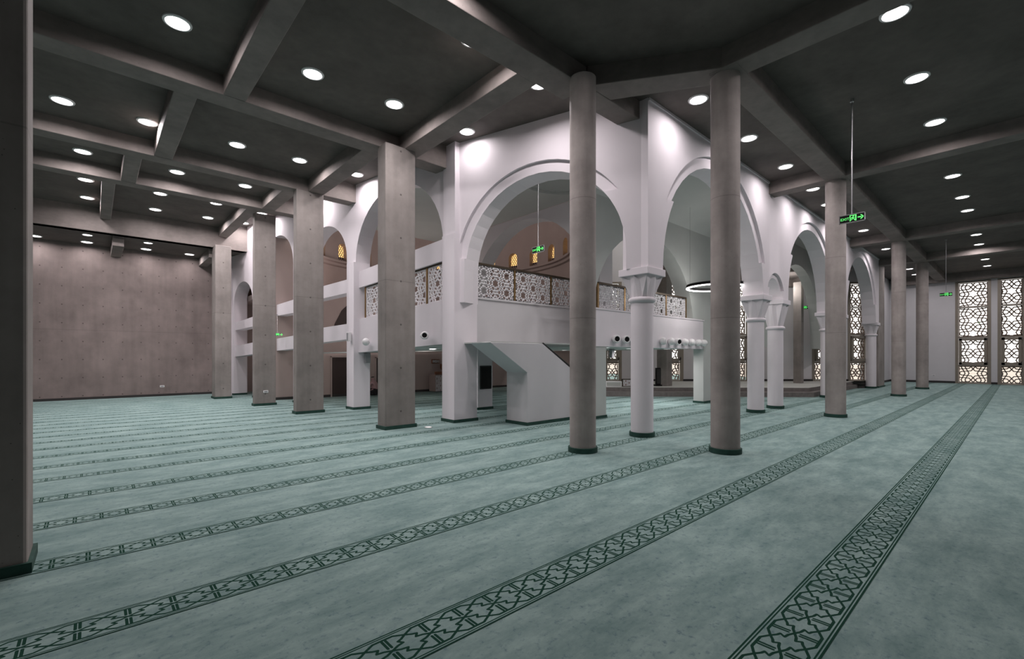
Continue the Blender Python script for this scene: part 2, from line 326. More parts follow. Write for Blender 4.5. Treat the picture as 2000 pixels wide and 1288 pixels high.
# ---------------------------------------------------------------- window wall at the right end, built round its openings
WX = 39.0
wins = [(1.24, 2.48), (-.13, .70), (-3.2, -1.9), (-4.7, -3.85)]
w = MB(); ys = [5.8]+[v for a, b in wins for v in (b+.14, a-.14)]+[-9]
for i in range(0, len(ys), 2): w.box(WX, WX+.35, ys[i+1], ys[i], 0, 6.7)
for a, b in wins: w.box(WX, WX+.35, a-.14, b+.14, 6.16, 6.7)
wr = struct(w.build('wall_right', M['cool']), 'pale plaster end wall with tall pierced windows')
for a, b in ((2.62, 5.75), (.84, 1.10), (-1.76, -.27)):
    struct(MB().box(WX-.03, WX, a, b, .0, .13).build('baseboard_right', M['blackm']))
def make_window(n, A, along, width, levels, cell, seed, label):
    """tall window: jambs, fixed pierced screen above, hinged sash, pierced screen below. A = lower corner, local X along the wall, local Y inwards"""
    root = struct(bpy.data.objects.new('window_%d' % n, None), label); COL.objects.link(root); root.location = A; root.rotation_euler = (0, 0, along)
    z0, z1, z2, z3, z4 = levels     # sill, sash bottom, sash top, transom, head
    f = MB()
    f.box(-.14, 0, -.02, .16, z0-.05, z4+.06); f.box(width, width+.14, -.02, .16, z0-.05, z4+.06)
    f.box(0, width, 0, .14, z0-.05, z0+.03); f.box(0, width, 0, .14, z1-.05, z1+.03); f.box(0, width, 0, .14, z2-.03, z2+.05); f.box(0, width, .03, .14, z3-.02, z3+.02); f.box(0, width, 0, .14, z4-.03, z4+.06)
    f.build('frame', M['alu'], root)
    for a, b in ((z0+.03, z1-.05), (z1+.03, z2-.03), (z2+.05, z3-.02), (z3+.02, z4-.03)):
        lat = lattice(width, b-a, cell, cell*.066, .05, cy=(z3-a) % cell)
        o = lat.build('pierced_screen', M['lat'], root, (0, .22, a))
        MB().box(0, width, 0, .012, 0, b-a).build('pane', M['glass'], root, (0, .14, a))
    sw = MB(); e = .13
    sw.box(.02, .02+e, -.05, .03, z1+.05, z2-.05); sw.box(width-.02-e, width-.02, -.05, .03, z1+.05, z2-.05); sw.box(.02, width-.02, -.05, .03, z1+.05, z1+.05+e); sw.box(.02, width-.02, -.05, .03, z2-.05-e, z2-.05)
    sash = sw.build('sash', M['alu'], root)
    for z in (z1+.12, z2-.18): MB().box(width-.05, width-.005, -.085, -.045, z, z+.12).build('hinge', M['blackm'], sash)
    return root
nw = 0
WL = ['first pierced window of the right wall, beside the pale blank wall', 'pierced window at the right edge with a narrow sash']
for i, (a, b) in enumerate(wins):
    nw += 1
    make_window(nw, (WX, b, 0), -PI/2, b-a, (.03, 1.1, 2.78, 4.62, 6.12), .80, i, WL[i] if i < 2 else None)
# return wall behind the last arcade column
struct(MB().box(31.9, 39.0, 5.75, 6.0, 0, 6.7).build('wall_return', M['cool'])); struct(MB().box(31.9, 38.97, 5.71, 5.75, 0, .12).build('baseboard_return', M['blackm']))
# ---------------------------------------------------------------- white arcade on the right (along X)
YA = 4.85
R_ARCH = [(11.27-7.98, 2.73, 3.37, 0), (15.0-7.98, .58, 3.37, 0), (18.7-7.98, 2.62, 3.42, 0), (22.35-7.98, .52, 3.37, 0), (26.3-7.98, 2.9, 3.3, 0)]
def stepped(mb, A, B, ztop, zb, arches, side, ring=.25, t=.5, d=.07):
    arch_wall(mb, A, B, side*d, side*t, ztop, zb, arches)
    if ring: arch_wall(mb, A, B, 0, side*d, ztop, zb, arches, ext=ring)
    return mb
wa = stepped(MB(), (7.98, YA), (29.95, YA), ZS+.1, 3.36, [a for a in R_ARCH], 1, ring=0, t=.57)
wa = MB(); arch_wall(wa, (7.98, YA), (29.95, YA), .07, .57, ZS+.1, 3.36, R_ARCH)
# outer order, ring width differs for the large and small arches
def outer(mb, A, B, off0, off1, ztop, zb, arches, rings, cuts_at):
    """proud front layer: leaves a recessed ring round each arch, ending on a small ledge above the springing"""
    O, d, nn, L = frame_of(A, B); lo, hi = sorted((off0, off1)); n = 26
    cuts = [0, L]
    for (c, r, sp, _), rg, zc in zip(arches, rings, cuts_at):
        for q in (r, r+rg): cuts += [c-q*math.cos(PI*i/n) for i in range(n+1)]
        cuts.append(c)
        for zc in zc if isinstance(zc, tuple) else (zc,):
          xo = math.sqrt(max(0, (r+rg)**2-(zc-sp)**2)); xi = math.sqrt(max(0, r*r-(zc-sp)**2))
          cuts += [c-xo, c+xo, c-xi, c+xi]
    cuts = sorted(set(round(min(max(q, 0), L), 5) for q in cuts))
    def P(q, off, z): p = O+d*q+nn*off; return (p.x, p.y, z)
    def piece(q0, q1, l0, l1, h0, h1):
        mb.hexa([P(q0, lo, l0), P(q1, lo, l1), P(q1, hi, l1), P(q0, hi, l0), P(q0, lo, h0), P(q1, lo, h1), P(q1, hi, h1), P(q0, hi, h0)])
    for q0, q1 in zip(cuts, cuts[1:]):
        if q1-q0 < 1e-5: continue
        m = (q0+q1)/2; base = zb(m) if callable(zb) else zb; hit = None
        for ar, rg, zc in zip(arches, rings, cuts_at):
            if abs(m-ar[0]) < ar[1]+rg: hit = (ar, rg, zc)
        if not hit: piece(q0, q1, base, base, ztop, ztop); continue
        (c, r, sp, _), rg, zc = hit
        if isinstance(zc, tuple): zc = zc[0] if m < c else zc[1]
        arc = lambda q, R_: sp+math.sqrt(max(0, R_*R_-(q-c)**2))
        o0, o1 = arc(q0, r+rg), arc(q1, r+rg)
        if arc(m, r+rg) > zc: piece(q0, q1, o0, o1, ztop, ztop); top = zc
        else: top = ztop
        if abs(m-c) >= r: piece(q0, q1, base, base, top, top)
        elif arc(m, r) < top: piece(q0, q1, min(arc(q0, r), top-.001), min(arc(q1, r), top-.001), top, top)
outer(wa, (7.98, YA), (29.95, YA), 0, .07, ZS+.1, 3.36, R_ARCH, [.245, .14, .245, .14, .245], [(4.85, 4.25), 3.62, (4.85, 4.25), 3.62, (4.85, 4.25)])
struct(wa.build('wall_arcade_right', M['white']), 'white plaster arcade wall with stepped round arches, right wing')
struct(MB().box(8.0, 31, 4.82, 4.86, ZS-.05, ZS).build('trim_2', M['white']))
# ---------------------------------------------------------------- left arcade, bay by bay
WP = [(7.98, 5.0), (6.62, 9.25), (5.9, 13.7), (5.38, 16.3), (4.85, 19.6), (4.34, 22.35)]
LA = [[(2.29, 1.99, 3.72, 0)], [(2.46, 1.93, 4.48, 0)], [(1.52, 1.17, 4.68, 0)], [(2.1, 1.15, 4.93, 0)], [(1.75, .86, 3.83, 0)]]
w = MB()
arch_wall(w, WP[0], WP[1], -.07, -.6, ZT+.1, lambda s: 3.36 if s < 1 else 2.94, LA[0])
outer(w, WP[0], WP[1], 0, -.07, ZT+.1, lambda s: 3.36 if s < 1 else 2.94, LA[0], [.235], [(5.0, 4.0)])
for k in range(1, 5): arch_wall(w, WP[k], WP[k+1], 0, -.5, ZT+.1, 0, LA[k])
w.box(4.3, 4.9, 22.3, 24, 0, 6.9)
w.box(6.47, 7.17, 9.2, 9.72, 0, 4.62); w.box(6.5, 6.72, 9.21, 9.71, 4.62, 6.95)      # pier and pilaster between first and second bay
w.box(5.85, 6.37, 13.58, 14.1, 0, 4.5)
struct(w.build('wall_arcade_left', M['white']), 'white plaster arcade wall of the left wing, stepping back bay by bay')
def skirt(mb, x0, x1, y0, y1, h=.075, t=.022): return mb.box(x0-t, x1+t, y0-t, y1+t, 0, h)
for x0, x1, y0, y1 in ((6.47, 7.17, 9.2, 9.72), (5.85, 6.37, 13.58, 14.1)): struct(skirt(MB(), x0, x1, y0, y1).build('baseboard_left', M['skirt']))
for k in (1, 2, 3, 4):
    O, d, nn, L = frame_of(WP[k], WP[k+1]); a = LA[k][0]
    m_ = MB()
    if k > 1: wall_box(m_, WP[k], WP[k+1], .02, -.52, 0, a[0]-a[1]+.015, 0, .075)
    wall_box(m_, WP[k], WP[k+1], .02, -.52, a[0]+a[1]-.015, L-.02, 0, .075)
    struct(m_.build('baseboard_left', M['skirt']))
# horizontal balcony bands between the left piers
BANDS = {2: [(2.16, 2.64, 2.04, 2.53), (3.61, 4.03, 3.49, 3.88)], 3: [(1.90, 2.37, 1.80, 2.23), (3.18, 3.65, 3.11, 3.48)], 4: [(1.72, 2.19, 1.62, 2.07), (2.83, 3.22, 2.73, 3.05)]}
nt_ = 3
for k, bl in BANDS.items():
    a = LA[k][0]; s0, s1 = a[0]-a[1], a[0]+a[1]
    for lo0, hi0, lo1, hi1 in bl:
        struct(wall_box(MB(), WP[k], WP[k+1], -.05, -.42, s0, s1, lo0, hi0, lo1, hi1).build('trim_%d' % nt_, M['white']), 'white balcony band between the piers of the left arcade'); nt_ += 1
# second bay: balcony front and beam over the railing
s0, s1 = .53, 4.39
struct(wall_box(MB(), WP[1], WP[2], -.08, -.34, s0, s1, 1.94, 3.06, 1.74, 2.76).build('trim_%d' % nt_, M['white']), 'white balcony front of the second left bay'); nt_ += 1
struct(wall_box(MB(), WP[1], WP[2], -.1, -.4, s0, s1, 4.08, 4.63, 3.72, 4.22).build('trim_%d' % nt_, M['white']), 'white beam over the railing of the second left bay'); nt_ += 1
# ---------------------------------------------------------------- gallery floor (soffit) and inner walls
g = MB()
GP = [(6.75, 9.45, 1.93), (6.82, 8.75, 1.93), (6.42, 7.75, 1.92), (9.35, 7.75, 1.92), (9.35, 7.4, 1.89), (15.75, 7.4, 1.89), (17.6, 13.0, 1.90), (12.4, 18.4, 1.86), (5.7, 18.4, 1.72), (5.95, 14.2, 1.735)]
k = len(GP); g.add([(x, y, z) for x, y, z in GP]+[(x, y, z+.03) for x, y, z in GP]+[(9.6, 11.5, 1.87), (9.6, 11.5, 1.9)],
      [(2*k, (i+1) % k, i) for i in range(k)]+[(2*k+1, k+i, k+(i+1) % k) for i in range(k)]+[(i, (i+1) % k, k+(i+1) % k, k+i) for i in range(k)])
struct(g.build('trim_%d' % nt_, M['vault']), 'grey green underside of the gallery'); nt_ += 1
gf = MB().box(7.18, 12.4, 9.3, 9.55, 1.96, 3.1); gf.box(7.1, 12.4, 9.27, 9.58, 3.09, 3.14)
struct(gf.build('trim_%d' % nt_, M['cool']), 'plain white gallery front behind the corner arch'); nt_ += 1
gf = MB().box(9.28, 15.62, 7.33, 7.62, 1.88, 2.845); gf.box(9.27, 15.63, 7.31, 7.64, 2.84, 2.88)
struct(gf.build('trim_%d' % nt_, M['white']), 'white gallery front carrying a row of ball speakers'); nt_ += 1
w = MB(); arch_wall(w, (9.3, 7.36), (16.6, 7.36), 0, .5, 6.5, 2.86, [(2.9, 2.75, 2.45, 0)])
w.box(9.3, 10.04, 7.345, 7.85, 0, 1.89); w.box(15.58, 16.2, 7.325, 7.68, 0, 2.9)
struct(w.build('wall_gallery', M['vault']), 'grey inner wall with an arch above the gallery')
w = MB(); arch_wall(w, (10.92, 16.5), (10.92, 8.2), 0, .6, 6.44, 2.2, [(16.5-11.45, 2.86, 3.45, 0)])
struct(w.build('wall_cross', M['cool']), 'white cross arch leading to the domed hall')
w = MB(); arch_wall(w, (19.2, 6.35), (28.0, 6.35), 0, .4, 6.45, 2.0, [(3.2, 3.15, 2.4, 0)])
struct(w.build('wall_aisle', M['vault']), 'grey arch across the right aisle')
for x0, x1, y0, y1 in ((9.3, 10.04, 7.35, 7.85), (15.6, 16.2, 7.32, 7.68)):
    struct(skirt(MB(), x0, x1, y0, y1).build('baseboard_gallery', M['skirt']))
# vaulted aisle ceiling: flat with a shallow dome over the corner, quarter vault along the right aisle
v = MB(); DC = (9.5, 8.2); DR = 1.3; n = 40
ring = [(DC[0]+DR*math.cos(2*PI*i/n), DC[1]+DR*math.sin(2*PI*i/n)) for i in range(n)]
VP = [(8.3, 5.35), (10.92, 5.35), (10.92, 16.5), (5.65, 16.5), (6.25, 13.7), (7.0, 9.4)]
def sq(i):
    t = 2*PI*i/n; cx, cy = math.cos(t), math.sin(t); best = 99
    for (ax, ay), (bx, by) in zip(VP, VP[1:]+VP[:1]):
        ex, ey = bx-ax, by-ay; den = cx*ey-cy*ex
        if abs(den) < 1e-9: continue
        k = ((ax-DC[0])*ey-(ay-DC[1])*ex)/den
        q = (((DC[0]+cx*k)-ax)*ex+((DC[1]+cy*k)-ay)*ey)/(ex*ex+ey*ey)
        if k > 0 and -1e-6 <= q <= 1+1e-6: best = min(best, k)
    return DC[0]+cx*best, DC[1]+cy*best
v.add([(x, y, 6.45) for x, y in ring]+[(*sq(i), 6.45) for i in range(n)], [(i, n+i, n+(i+1) % n, (i+1) % n) for i in range(n)])
v.lathe([(DR, 6.45), (DR, 6.53), (DR-.08, 6.53)]+[((DR-.08)*math.cos(t*PI/16), 6.53+.55*math.sin(t*PI/16)) for t in range(9)], n, DC, cap=False)
qs = [(5.3+2.1*i/10, 5.78+.67*math.sqrt(max(0, 1-(i/10)**2))) for i in range(11)]
v.add([(x, y, z) for x in (9.3, 30) for y, z in qs], [(i, i+1, 12+i, 11+i) for i in range(10)])
v.add([(10.92, 7.3, 6.5), (30, 7.3, 6.5), (30, 8.3, 6.5), (10.92, 8.3, 6.5)], [(0, 1, 2, 3)])
struct(v.build('ceiling_vault', M['vault'], smooth=True), 'grey vaulted ceiling inside the arcades')
# ---------------------------------------------------------------- domed hall: low back wall, curved wall with windows, dome
DCX, DCY, DRR = 11.14, 17.04, 6.0
def dpt(th, r): p = Vector((DCX, DCY, 0))+(FW*math.cos(th)+RT*math.sin(th))*r; return p.x, p.y
w = MB(); na = 60; a0, a1 = math.radians(-100), math.radians(100)
TH = [math.radians(33+13.4*k) for k in range(-9, 4)]
prof = [(DRR, 3.0), (DRR, 6.05), (DRR-.1, 6.1), (DRR-.1, 6.22), (DRR-.2, 6.26), (DRR-.2, 6.36), (DRR, 6.38)]
vv = []; ff = []
for i in range(na+1):
    t = a0+(a1-a0)*i/na
    vv += [(*dpt(t, r), z) for r, z in prof]
k = len(prof)
for i in range(na):
    for j in range(k-1): ff.append((i*k+j, i*k+k+j, i*k+k+j+1, i*k+j+1))
w.add(vv, ff)
# upper drum pierced by arched windows: strips as in arch_wall but curved
half = .27/DRR; cuts = [a0, a1]
for t in TH: cuts += [t-half*math.cos(PI*i/8) for i in range(9)]
cuts = sorted(c_ for c_ in cuts if a0 <= c_ <= a1)
def dl(t, s):   # arch head above the window
    q = [x for x in TH if abs(s-x) < half]
    return None if not q else 7.0+DRR*math.sqrt(max(0, half**2-(t-q[0])**2))
for t0, t1 in zip(cuts, cuts[1:]):
    if t1-t0 < 1e-5: continue
    mid = (t0+t1)/2; h0, h1 = dl(t0, mid), dl(t1, mid)
    def hx(z00, z10, z01, z11):
        p = [(*dpt(t0, DRR), z00), (*dpt(t1, DRR), z10), (*dpt(t1, DRR+.3), z10), (*dpt(t0, DRR+.3), z00), (*dpt(t0, DRR), z01), (*dpt(t1, DRR), z11), (*dpt(t1, DRR+.3), z11), (*dpt(t0, DRR+.3), z01)]
        w.hexa([p[i] for i in (3, 2, 1, 0, 7, 6, 5, 4)])
    if h0 is None: hx(6.36, 6.36, 9, 9)
    else: hx(h0, h1, 9, 9); hx(6.36, 6.36, 6.42, 6.42)
nd = 12
for i in range(24):
    t0, t1 = a0+(a1-a0)*i/24, a0+(a1-a0)*(i+1)/24
    for j in range(nd):
        p0, p1 = PI/2*j/nd, PI/2*(j+1)/nd
        q = lambda t, p: (*dpt(t, DRR*math.cos(p)), 9+1.9*math.sin(p))
        w.add([q(t0, p0), q(t1, p0), q(t1, p1), q(t0, p1)], [(0, 1, 2, 3)])
struct(w.build('wall_dome', M['pink'], smooth=True), 'curved rose beige wall and dome with a cornice')
for i, t in enumerate(TH):
    if not (-1.35 < t < 1.3): continue
    x, y = dpt(t, DRR+.2); nw += 1
    root = bpy.data.objects.new('window_%d' % nw, None); COL.objects.link(root); struct(root)
    root.location = (x, y, 6.42); dv = FW*math.cos(t)+RT*math.sin(t); root.rotation_euler = (0, 0, math.atan2(dv.y, dv.x)-PI/2)
    h = .27
    arc = [(-h, 0), (h, 0), (h, .58)]+[(h*math.cos(a*PI/10), .58+h*math.sin(a*PI/10)) for a in range(1, 10)]+[(-h, .58)]
    def extr(pts, y0, y1):
        m = MB(); n_ = len(pts); m.add([(a, y0, b) for a, b in pts]+[(a, y1, b) for a, b in pts], [tuple(range(n_)), tuple(range(n_, 2*n_))[::-1]]+[(j, n_+j, n_+(j+1) % n_, (j+1) % n_) for j in range(n_)]); return m
    extr([(-h, .22), (h, .22)]+arc[2:], .06, .08).build('pane', M['amber'], root)
    MB().box(-h, h, .06, .08, 0, .22).build('lower_pane', M['darkg'], root)
    lb = MB()
    for r_ in range(10):
        for c_ in range(-3, 4):
            X = c_*.13+(.065 if r_ % 2 else 0); Z = .05+r_*.1
            if abs(X) > h or Z > .58+math.sqrt(max(0, h*h-X*X)): continue
            for s_ in range(6):
                A1, A2 = PI/3*s_+PI/6, PI/3*(s_+1)+PI/6
                lb.tube((X+.066*math.cos(A1), .04, Z+.066*math.sin(A1)), (X+.066*math.cos(A2), .04, Z+.066*math.sin(A2)), .014, 4)
    lb.build('pierced_screen', M['pink'], root)
lw = MB().box(4.9, 18.4, 18.6, 18.9, 0, 4.2); lw.box(4.9, 18.4, 18.9, 24, 4.0, 4.2); lw.box(4.9, 6.65, 18.6, 18.9, 4.2, 9)
struct(lw.build('wall_rear', M['pink']), 'rose beige rear wall of the prayer hall'); struct(MB().box(4.9, 18.4, 18.57, 18.6, 0, .1).build('baseboard_rear', M['blackm']))
# hall enclosure and roof
def dg(l, d=23.9): p = FW*d+RT*l; return p.x, p.y
E1 = dg(3); E2 = dg(18.6)
hw = MB().box(E1[0], E1[0]+.3, E1[1], 24.2, 0, 11); hw.box(4.3, 18.6, 24.0, 24.4, 0, 11)
struct(hw.build('wall_hall', M['pink']))
rf = MB().prism([(4.2, 4.95), (30.2, 4.95), E2, E1, (18.6, 24.4), (4.2, 24.4), (4.2, 22), (6.6, 9.4)], 11, 11.3)
rf.prism([(4.2, 24.4), (4.2, 21.2), (4.9, 21.2), (6.4, 14), (7.2, 9.5), (8.3, 5.1), (30.2, 5.1), (30.2, 5.4), (8.6, 5.4), (7.5, 9.6), (6.7, 14), (5.2, 21.4), (4.6, 24.4)], 6.7, 11.2)
struct(rf.build('ceiling_hall', M['vault']))
# diagonal wall with tall pierced windows, and the platform before it
dwin = [(4.95, 5.55), (8.05, 8.75), (11.55, 12.2), (15.7, 16.6), (17.55, 18.45)]
w = MB(); ls = [3]+[q for a, b in dwin for q in (a-.12, b+.12)]+[18.6]
for i in range(0, len(ls), 2): wall_box(w, E1, E2, 0, .35, ls[i]-3, ls[i+1]-3, 0, 11.1)
for a, b in dwin: wall_box(w, E1, E2, 0, .35, a-.12-3, b+.12-3, 5.5, 11.1); wall_box(w, E1, E2, 0, .35, a-.12-3, b+.12-3, 0, .36)
struct(w.build('wall_diagonal', M['cool']), 'pale diagonal wall behind the platform')
ang = math.atan2(RT.y, RT.x)
for i, (a, b) in enumerate(dwin):
    nw += 1; x, y = dg(a); make_window(nw, (x, y, 0), ang, b-a, (.38, 1.35, 2.75, 4.2, 5.45), .62, i, 'tall pierced window in the diagonal wall behind the platform')
bb = MB()
for i in range(0, len(ls), 2): wall_box(bb, E1, E2, -.04, 0, ls[i]-3, ls[i+1]-3, .35, .46)
struct(bb.build('baseboard_diagonal', M['blackm']))
w = MB(); wall_box(w, E1, E2, -2.6, 0, 7.5, 12.7, 5.55, 5.8); wall_box(w, E1, E2, -.45, -.01, 7.5, 12.7, 5.2, 5.56); wall_box(w, E1, E2, -2.59, -.44, 11.2, 11.6, 5.2, 5.56)
struct(w.build('trim_%d' % nt_, M['beam']), 'concrete ceiling and beams before the diagonal wall'); nt_ += 1
A = dg(1, 18.9); B = (21.25, 5.5); pl = MB()
pf = [A, B, (30.0, 5.62), E2, E1]
pl.prism(pf, 0, .19); A2 = dg(1, 19.25); pl.prism([A2, (21.6, 5.75), (30, 5.75), E2, E1], .19, .34)
plo = pl.build('platform', M['step']); struct(plo, 'low stepped platform covered in grey carpet')
tp = MB().prism([dg(1, 19.27), (21.63, 5.77), (30, 5.77), E2, E1], .34, .352).build('carpet_top', M['top'], plo)
# ---------------------------------------------------------------- columns
def round_column(x, y, r, label, ztop=ZU+.02):
    t = thing('concrete_column', label, 'column', (x, y, 0), rnd.random()*6, 'round concrete columns')
    MB().lathe([(r, 0), (r, ztop)], 40).build('shaft', M['col'], t, smooth=True)
    MB().lathe([(r+.028, .003), (r+.028, .085), (r+.002, .088)], 40).build('skirting', M['skirt'], t, smooth=True)
    return t
round_column(6.15, 4.98, .22, 'round concrete column at the left end of the diagonal beam')
round_column(7.86, 3.32, .228, 'round concrete column at the right end of the diagonal beam, nearest of the right row')
round_column(14.74, 3.31, .233, 'round concrete column behind the hanging exit sign')
round_column(24.45, 3.32, .233, 'second last round column towards the window wall')
round_column(30.85, 3.27, .24, 'farthest round concrete column, before the window wall')
def square_column(x0, x1, y0, y1, label, ztop=ZU+.02, mat='sqcol'):
    cx, cy = (x0+x1)/2, (y0+y1)/2; a, b = (x1-x0)/2, (y1-y0)/2
    t = thing('square_concrete_column', label, 'column', (cx, cy, 0), 0, 'square concrete columns')
    MB().box(-a, a, -b, b, 0, ztop).build('shaft', M[mat], t, bevel=.022)
    MB().box(-a-.025, a+.025, -b-.025, b+.025, .003, .08).build('skirting', M['skirt'], t)
    return t
square_column(-1.1, -.36, 4.94, 5.38, 'large square concrete column cut by the left edge of the picture')
square_column(4.73, 5.47, 9.31, 9.70, 'square concrete column nearest to the white arcade corner')
square_column(4.20, 4.95, 13.56, 13.85, 'second square concrete column of the left row')
square_column(3.89, 4.53, 16.74, 17.0, 'third square concrete column of the left row')
square_column(3.44, 3.98, 20.6, 21.25, 'farthest square concrete column, under the deep beam', 5.9)
square_column(30.25, 31.85, 4.92, 5.6, 'square concrete pier behind the last white column', ZS)
square_column(18.14, 18.62, 10.13, 10.6, 'square concrete column standing on the platform', 7)
square_column(*[q for q in (24.9, 25.25, 6.95, 7.3)], 'slim concrete column by the diagonal wall', 5.2)
def white_column(x, y, r, label, zneck=2.70):
    t = thing('white_column', label, 'column', (x, y, 0), 0, 'white arcade columns')
    MB().lathe([(r, 0), (r, zneck)], 40).build('shaft', M['white'], t, smooth=True)
    MB().lathe([(r+.03, .003), (r+.03, .09), (r+.002, .093)], 40).build('skirting', M['skirt'], t, smooth=True)
    MB().lathe([(r, zneck-.02)]+[(r+.005+.045*math.sin(PI*i/8), zneck+.05-.05*math.cos(PI*i/8)) for i in range(9)]+[(r, zneck+.12)], 40).build('neck_ring', M['white'], t, smooth=True)
    # faceted capital: round neck flaring to a square with folded leaves
    z0, z1 = zneck+.1, 3.23; cap = MB(); h = .305; vs = []
    for k in range(16): t_ = PI/8*k+PI/16; vs.append(((r+.004)*math.cos(t_), (r+.004)*math.sin(t_), z0))
    for k in range(16):         # square head, every second point folded inwards like a leaf
        t_ = PI/8*k; c, s_ = math.cos(t_), math.sin(t_); q = h/max(abs(c), abs(s_))*(.84 if k % 2 else (.97 if k % 4 == 2 else 1)); zz = z1-(.09 if k % 2 else 0); vs.append((q*c, q*s_, zz))
    for k in range(16): t_ = PI/8*k; c, s_ = math.cos(t_), math.sin(t_); q = h*.9/max(abs(c), abs(s_)); vs.append((q*c, q*s_, z1))
    fs = [tuple(range(16))[::-1], tuple(range(32, 48))]
    for k in range(16): fs += [(k, 16+(k+1) % 16, 16+k), (k, (k+1) % 16, 16+(k+1) % 16), (16+k, 16+(k+1) % 16, 32+(k+1) % 16, 32+k)]
    cap.add(vs, fs); co_ = cap.build('capital', M['white'], t)
    MB().box(-.335, .335, -.335, .335, 3.225, 3.365).build('abacus', M['white'], co_, bevel=.008)
    return t
white_column(8.25, 5.15, .222, 'white column with folded capital at the arcade corner')
white_column(14.2, 5.13, .218, 'left white column of the pair under the small arch', 2.62)
white_column(15.8, 5.13, .218, 'right white column of the pair under the small arch', 2.45)
white_column(21.55, 5.13, .215, 'white column mostly hidden behind the round column with the exit sign', 2.62)
white_column(23.05, 5.13, .215, 'white column just right of the round column with the exit sign', 2.45)
white_column(29.65, 5.13, .222, 'last white column of the right arcade before the window wall', 2.68)
def white_pier(x0, x1, y0, y1, z1, label):
    t = thing('white_pier', label, 'pillar', ((x0+x1)/2, (y0+y1)/2, 0)); a, b = (x1-x0)/2, (y1-y0)/2
    MB().box(-a, a, -b, b, 0, z1).build('shaft', M['white'], t, bevel=.008); MB().box(-a-.02, a+.02, -b-.02, b+.02, .003, .075).build('skirting', M['skirt'], t); return t
screen_pier = white_pier(8.6, 9.18, 11.0, 11.35, 1.93, 'white panel pier carrying a black screen under the gallery')
sc = thing('wall_screen', 'black screen mounted on the white panel pier under the gallery', 'screen', (8.89, 10.985, .62))
MB().box(-.225, .225, -.03, .012, 0, .72).build('housing', M['blackm'], sc, bevel=.03); MB().box(-.20, .20, -.036, -.03, .03, .69).build('display', M['black'], sc)
# ---------------------------------------------------------------- stair block and rear stair
def extrude_xz(pts, y0, y1):
    m = MB(); n_ = len(pts); a = sum(pts[i][0]*pts[(i+1) % n_][1]-pts[(i+1) % n_][0]*pts[i][1] for i in range(n_))
    if a < 0: pts = pts[::-1]
    return m.add([(x, y0, z) for x, z in pts]+[(x, y1, z) for x, z in pts], [tuple(range(n_)), tuple(range(n_, 2*n_))[::-1]]+[(j, n_+j, n_+(j+1) % n_, (j+1) % n_) for j in range(n_)])
st = thing('gallery_staircase', 'solid white staircase block rising under the gallery', 'stairs', (8, 8, 0))
extrude_xz([(7.48-8, 0), (7.48-8, 1.24), (6.66-8, 1.74), (6.36-8, 1.92), (0, 1.92), (.97, 1.35), (2.2, .66), (2.2, 0)], -.3, .42).build('stair_body', M['cool'], st, bevel=.006)
MB().tube((0.02, -.28, 1.935), (2.2, -.28, .69), .022, 6).build('handrail', M['blackm'], st)
extrude_xz([(-.545, .003), (-.545, .075), (2.22, .075), (2.22, .003)], -.325, .44).build('skirting', M['skirt'], st)
rs = thing('rear_staircase', 'stair with wooden handrail and pierced side against the rear wall', 'stairs', (11.6, 18.0, 0))
extrude_xz([(0, .02), (0, .78), (.35, .78), (.95, .3), (.95, .02)], 0, .5).build('stair_body', M['pink'], rs)
lattice(.9, .72, .22, .02, .02).build('pierced_side', M['latw'], rs, (.02, -.03, .03))
extrude_xz([(0, .80), (0, .93), (.36, .93), (1.0, .42), (1.0, .28), (.35, .80)], -.04, .05).build('handrail', M['wood'], rs)
bx = thing('rear_notice_frame', 'small wooden frame with pierced inset high on the rear wall', 'frame', (11.75, 18.5, 1.3))
MB().box(0, .42, 0, .06, 0, .2).build('frame', M['wood'], bx); lattice(.36, .14, .1, .012, .01).build('pierced_inset', M['latw'], bx, (.03, -.012, .03))
MB().hexa([(12.1, 18.3, 1.08), (12.7, 18.3, .55), (12.7, 18.36, .55), (12.1, 18.36, 1.08), (12.1, 18.3, 1.28), (12.7, 18.3, 1.28), (12.7, 18.36, 1.28), (12.1, 18.36, 1.28)]).build('stair_parapet', M['wood'], None)
tag(bpy.data.objects['stair_parapet'], 'brown sloping stair parapet beside the small wooden frame', 'parapet')
# ---------------------------------------------------------------- dark openings in the rear wall
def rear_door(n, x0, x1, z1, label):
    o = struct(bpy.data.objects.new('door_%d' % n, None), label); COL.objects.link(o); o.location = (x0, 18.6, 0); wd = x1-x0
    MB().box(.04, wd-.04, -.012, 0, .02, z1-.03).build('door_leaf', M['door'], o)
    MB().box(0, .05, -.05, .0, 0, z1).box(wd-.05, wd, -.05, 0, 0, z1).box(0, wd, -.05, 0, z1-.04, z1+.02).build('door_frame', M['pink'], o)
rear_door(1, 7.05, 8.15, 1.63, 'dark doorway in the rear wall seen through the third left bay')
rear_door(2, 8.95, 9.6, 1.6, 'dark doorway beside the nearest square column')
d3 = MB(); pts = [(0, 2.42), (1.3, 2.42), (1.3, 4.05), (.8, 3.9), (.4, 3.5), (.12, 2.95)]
struct(extrude_xz(pts, -.02, 0).build('door_3', M['door'], None, (7.1, 18.6, 0)), 'dark arched opening on the upper level')
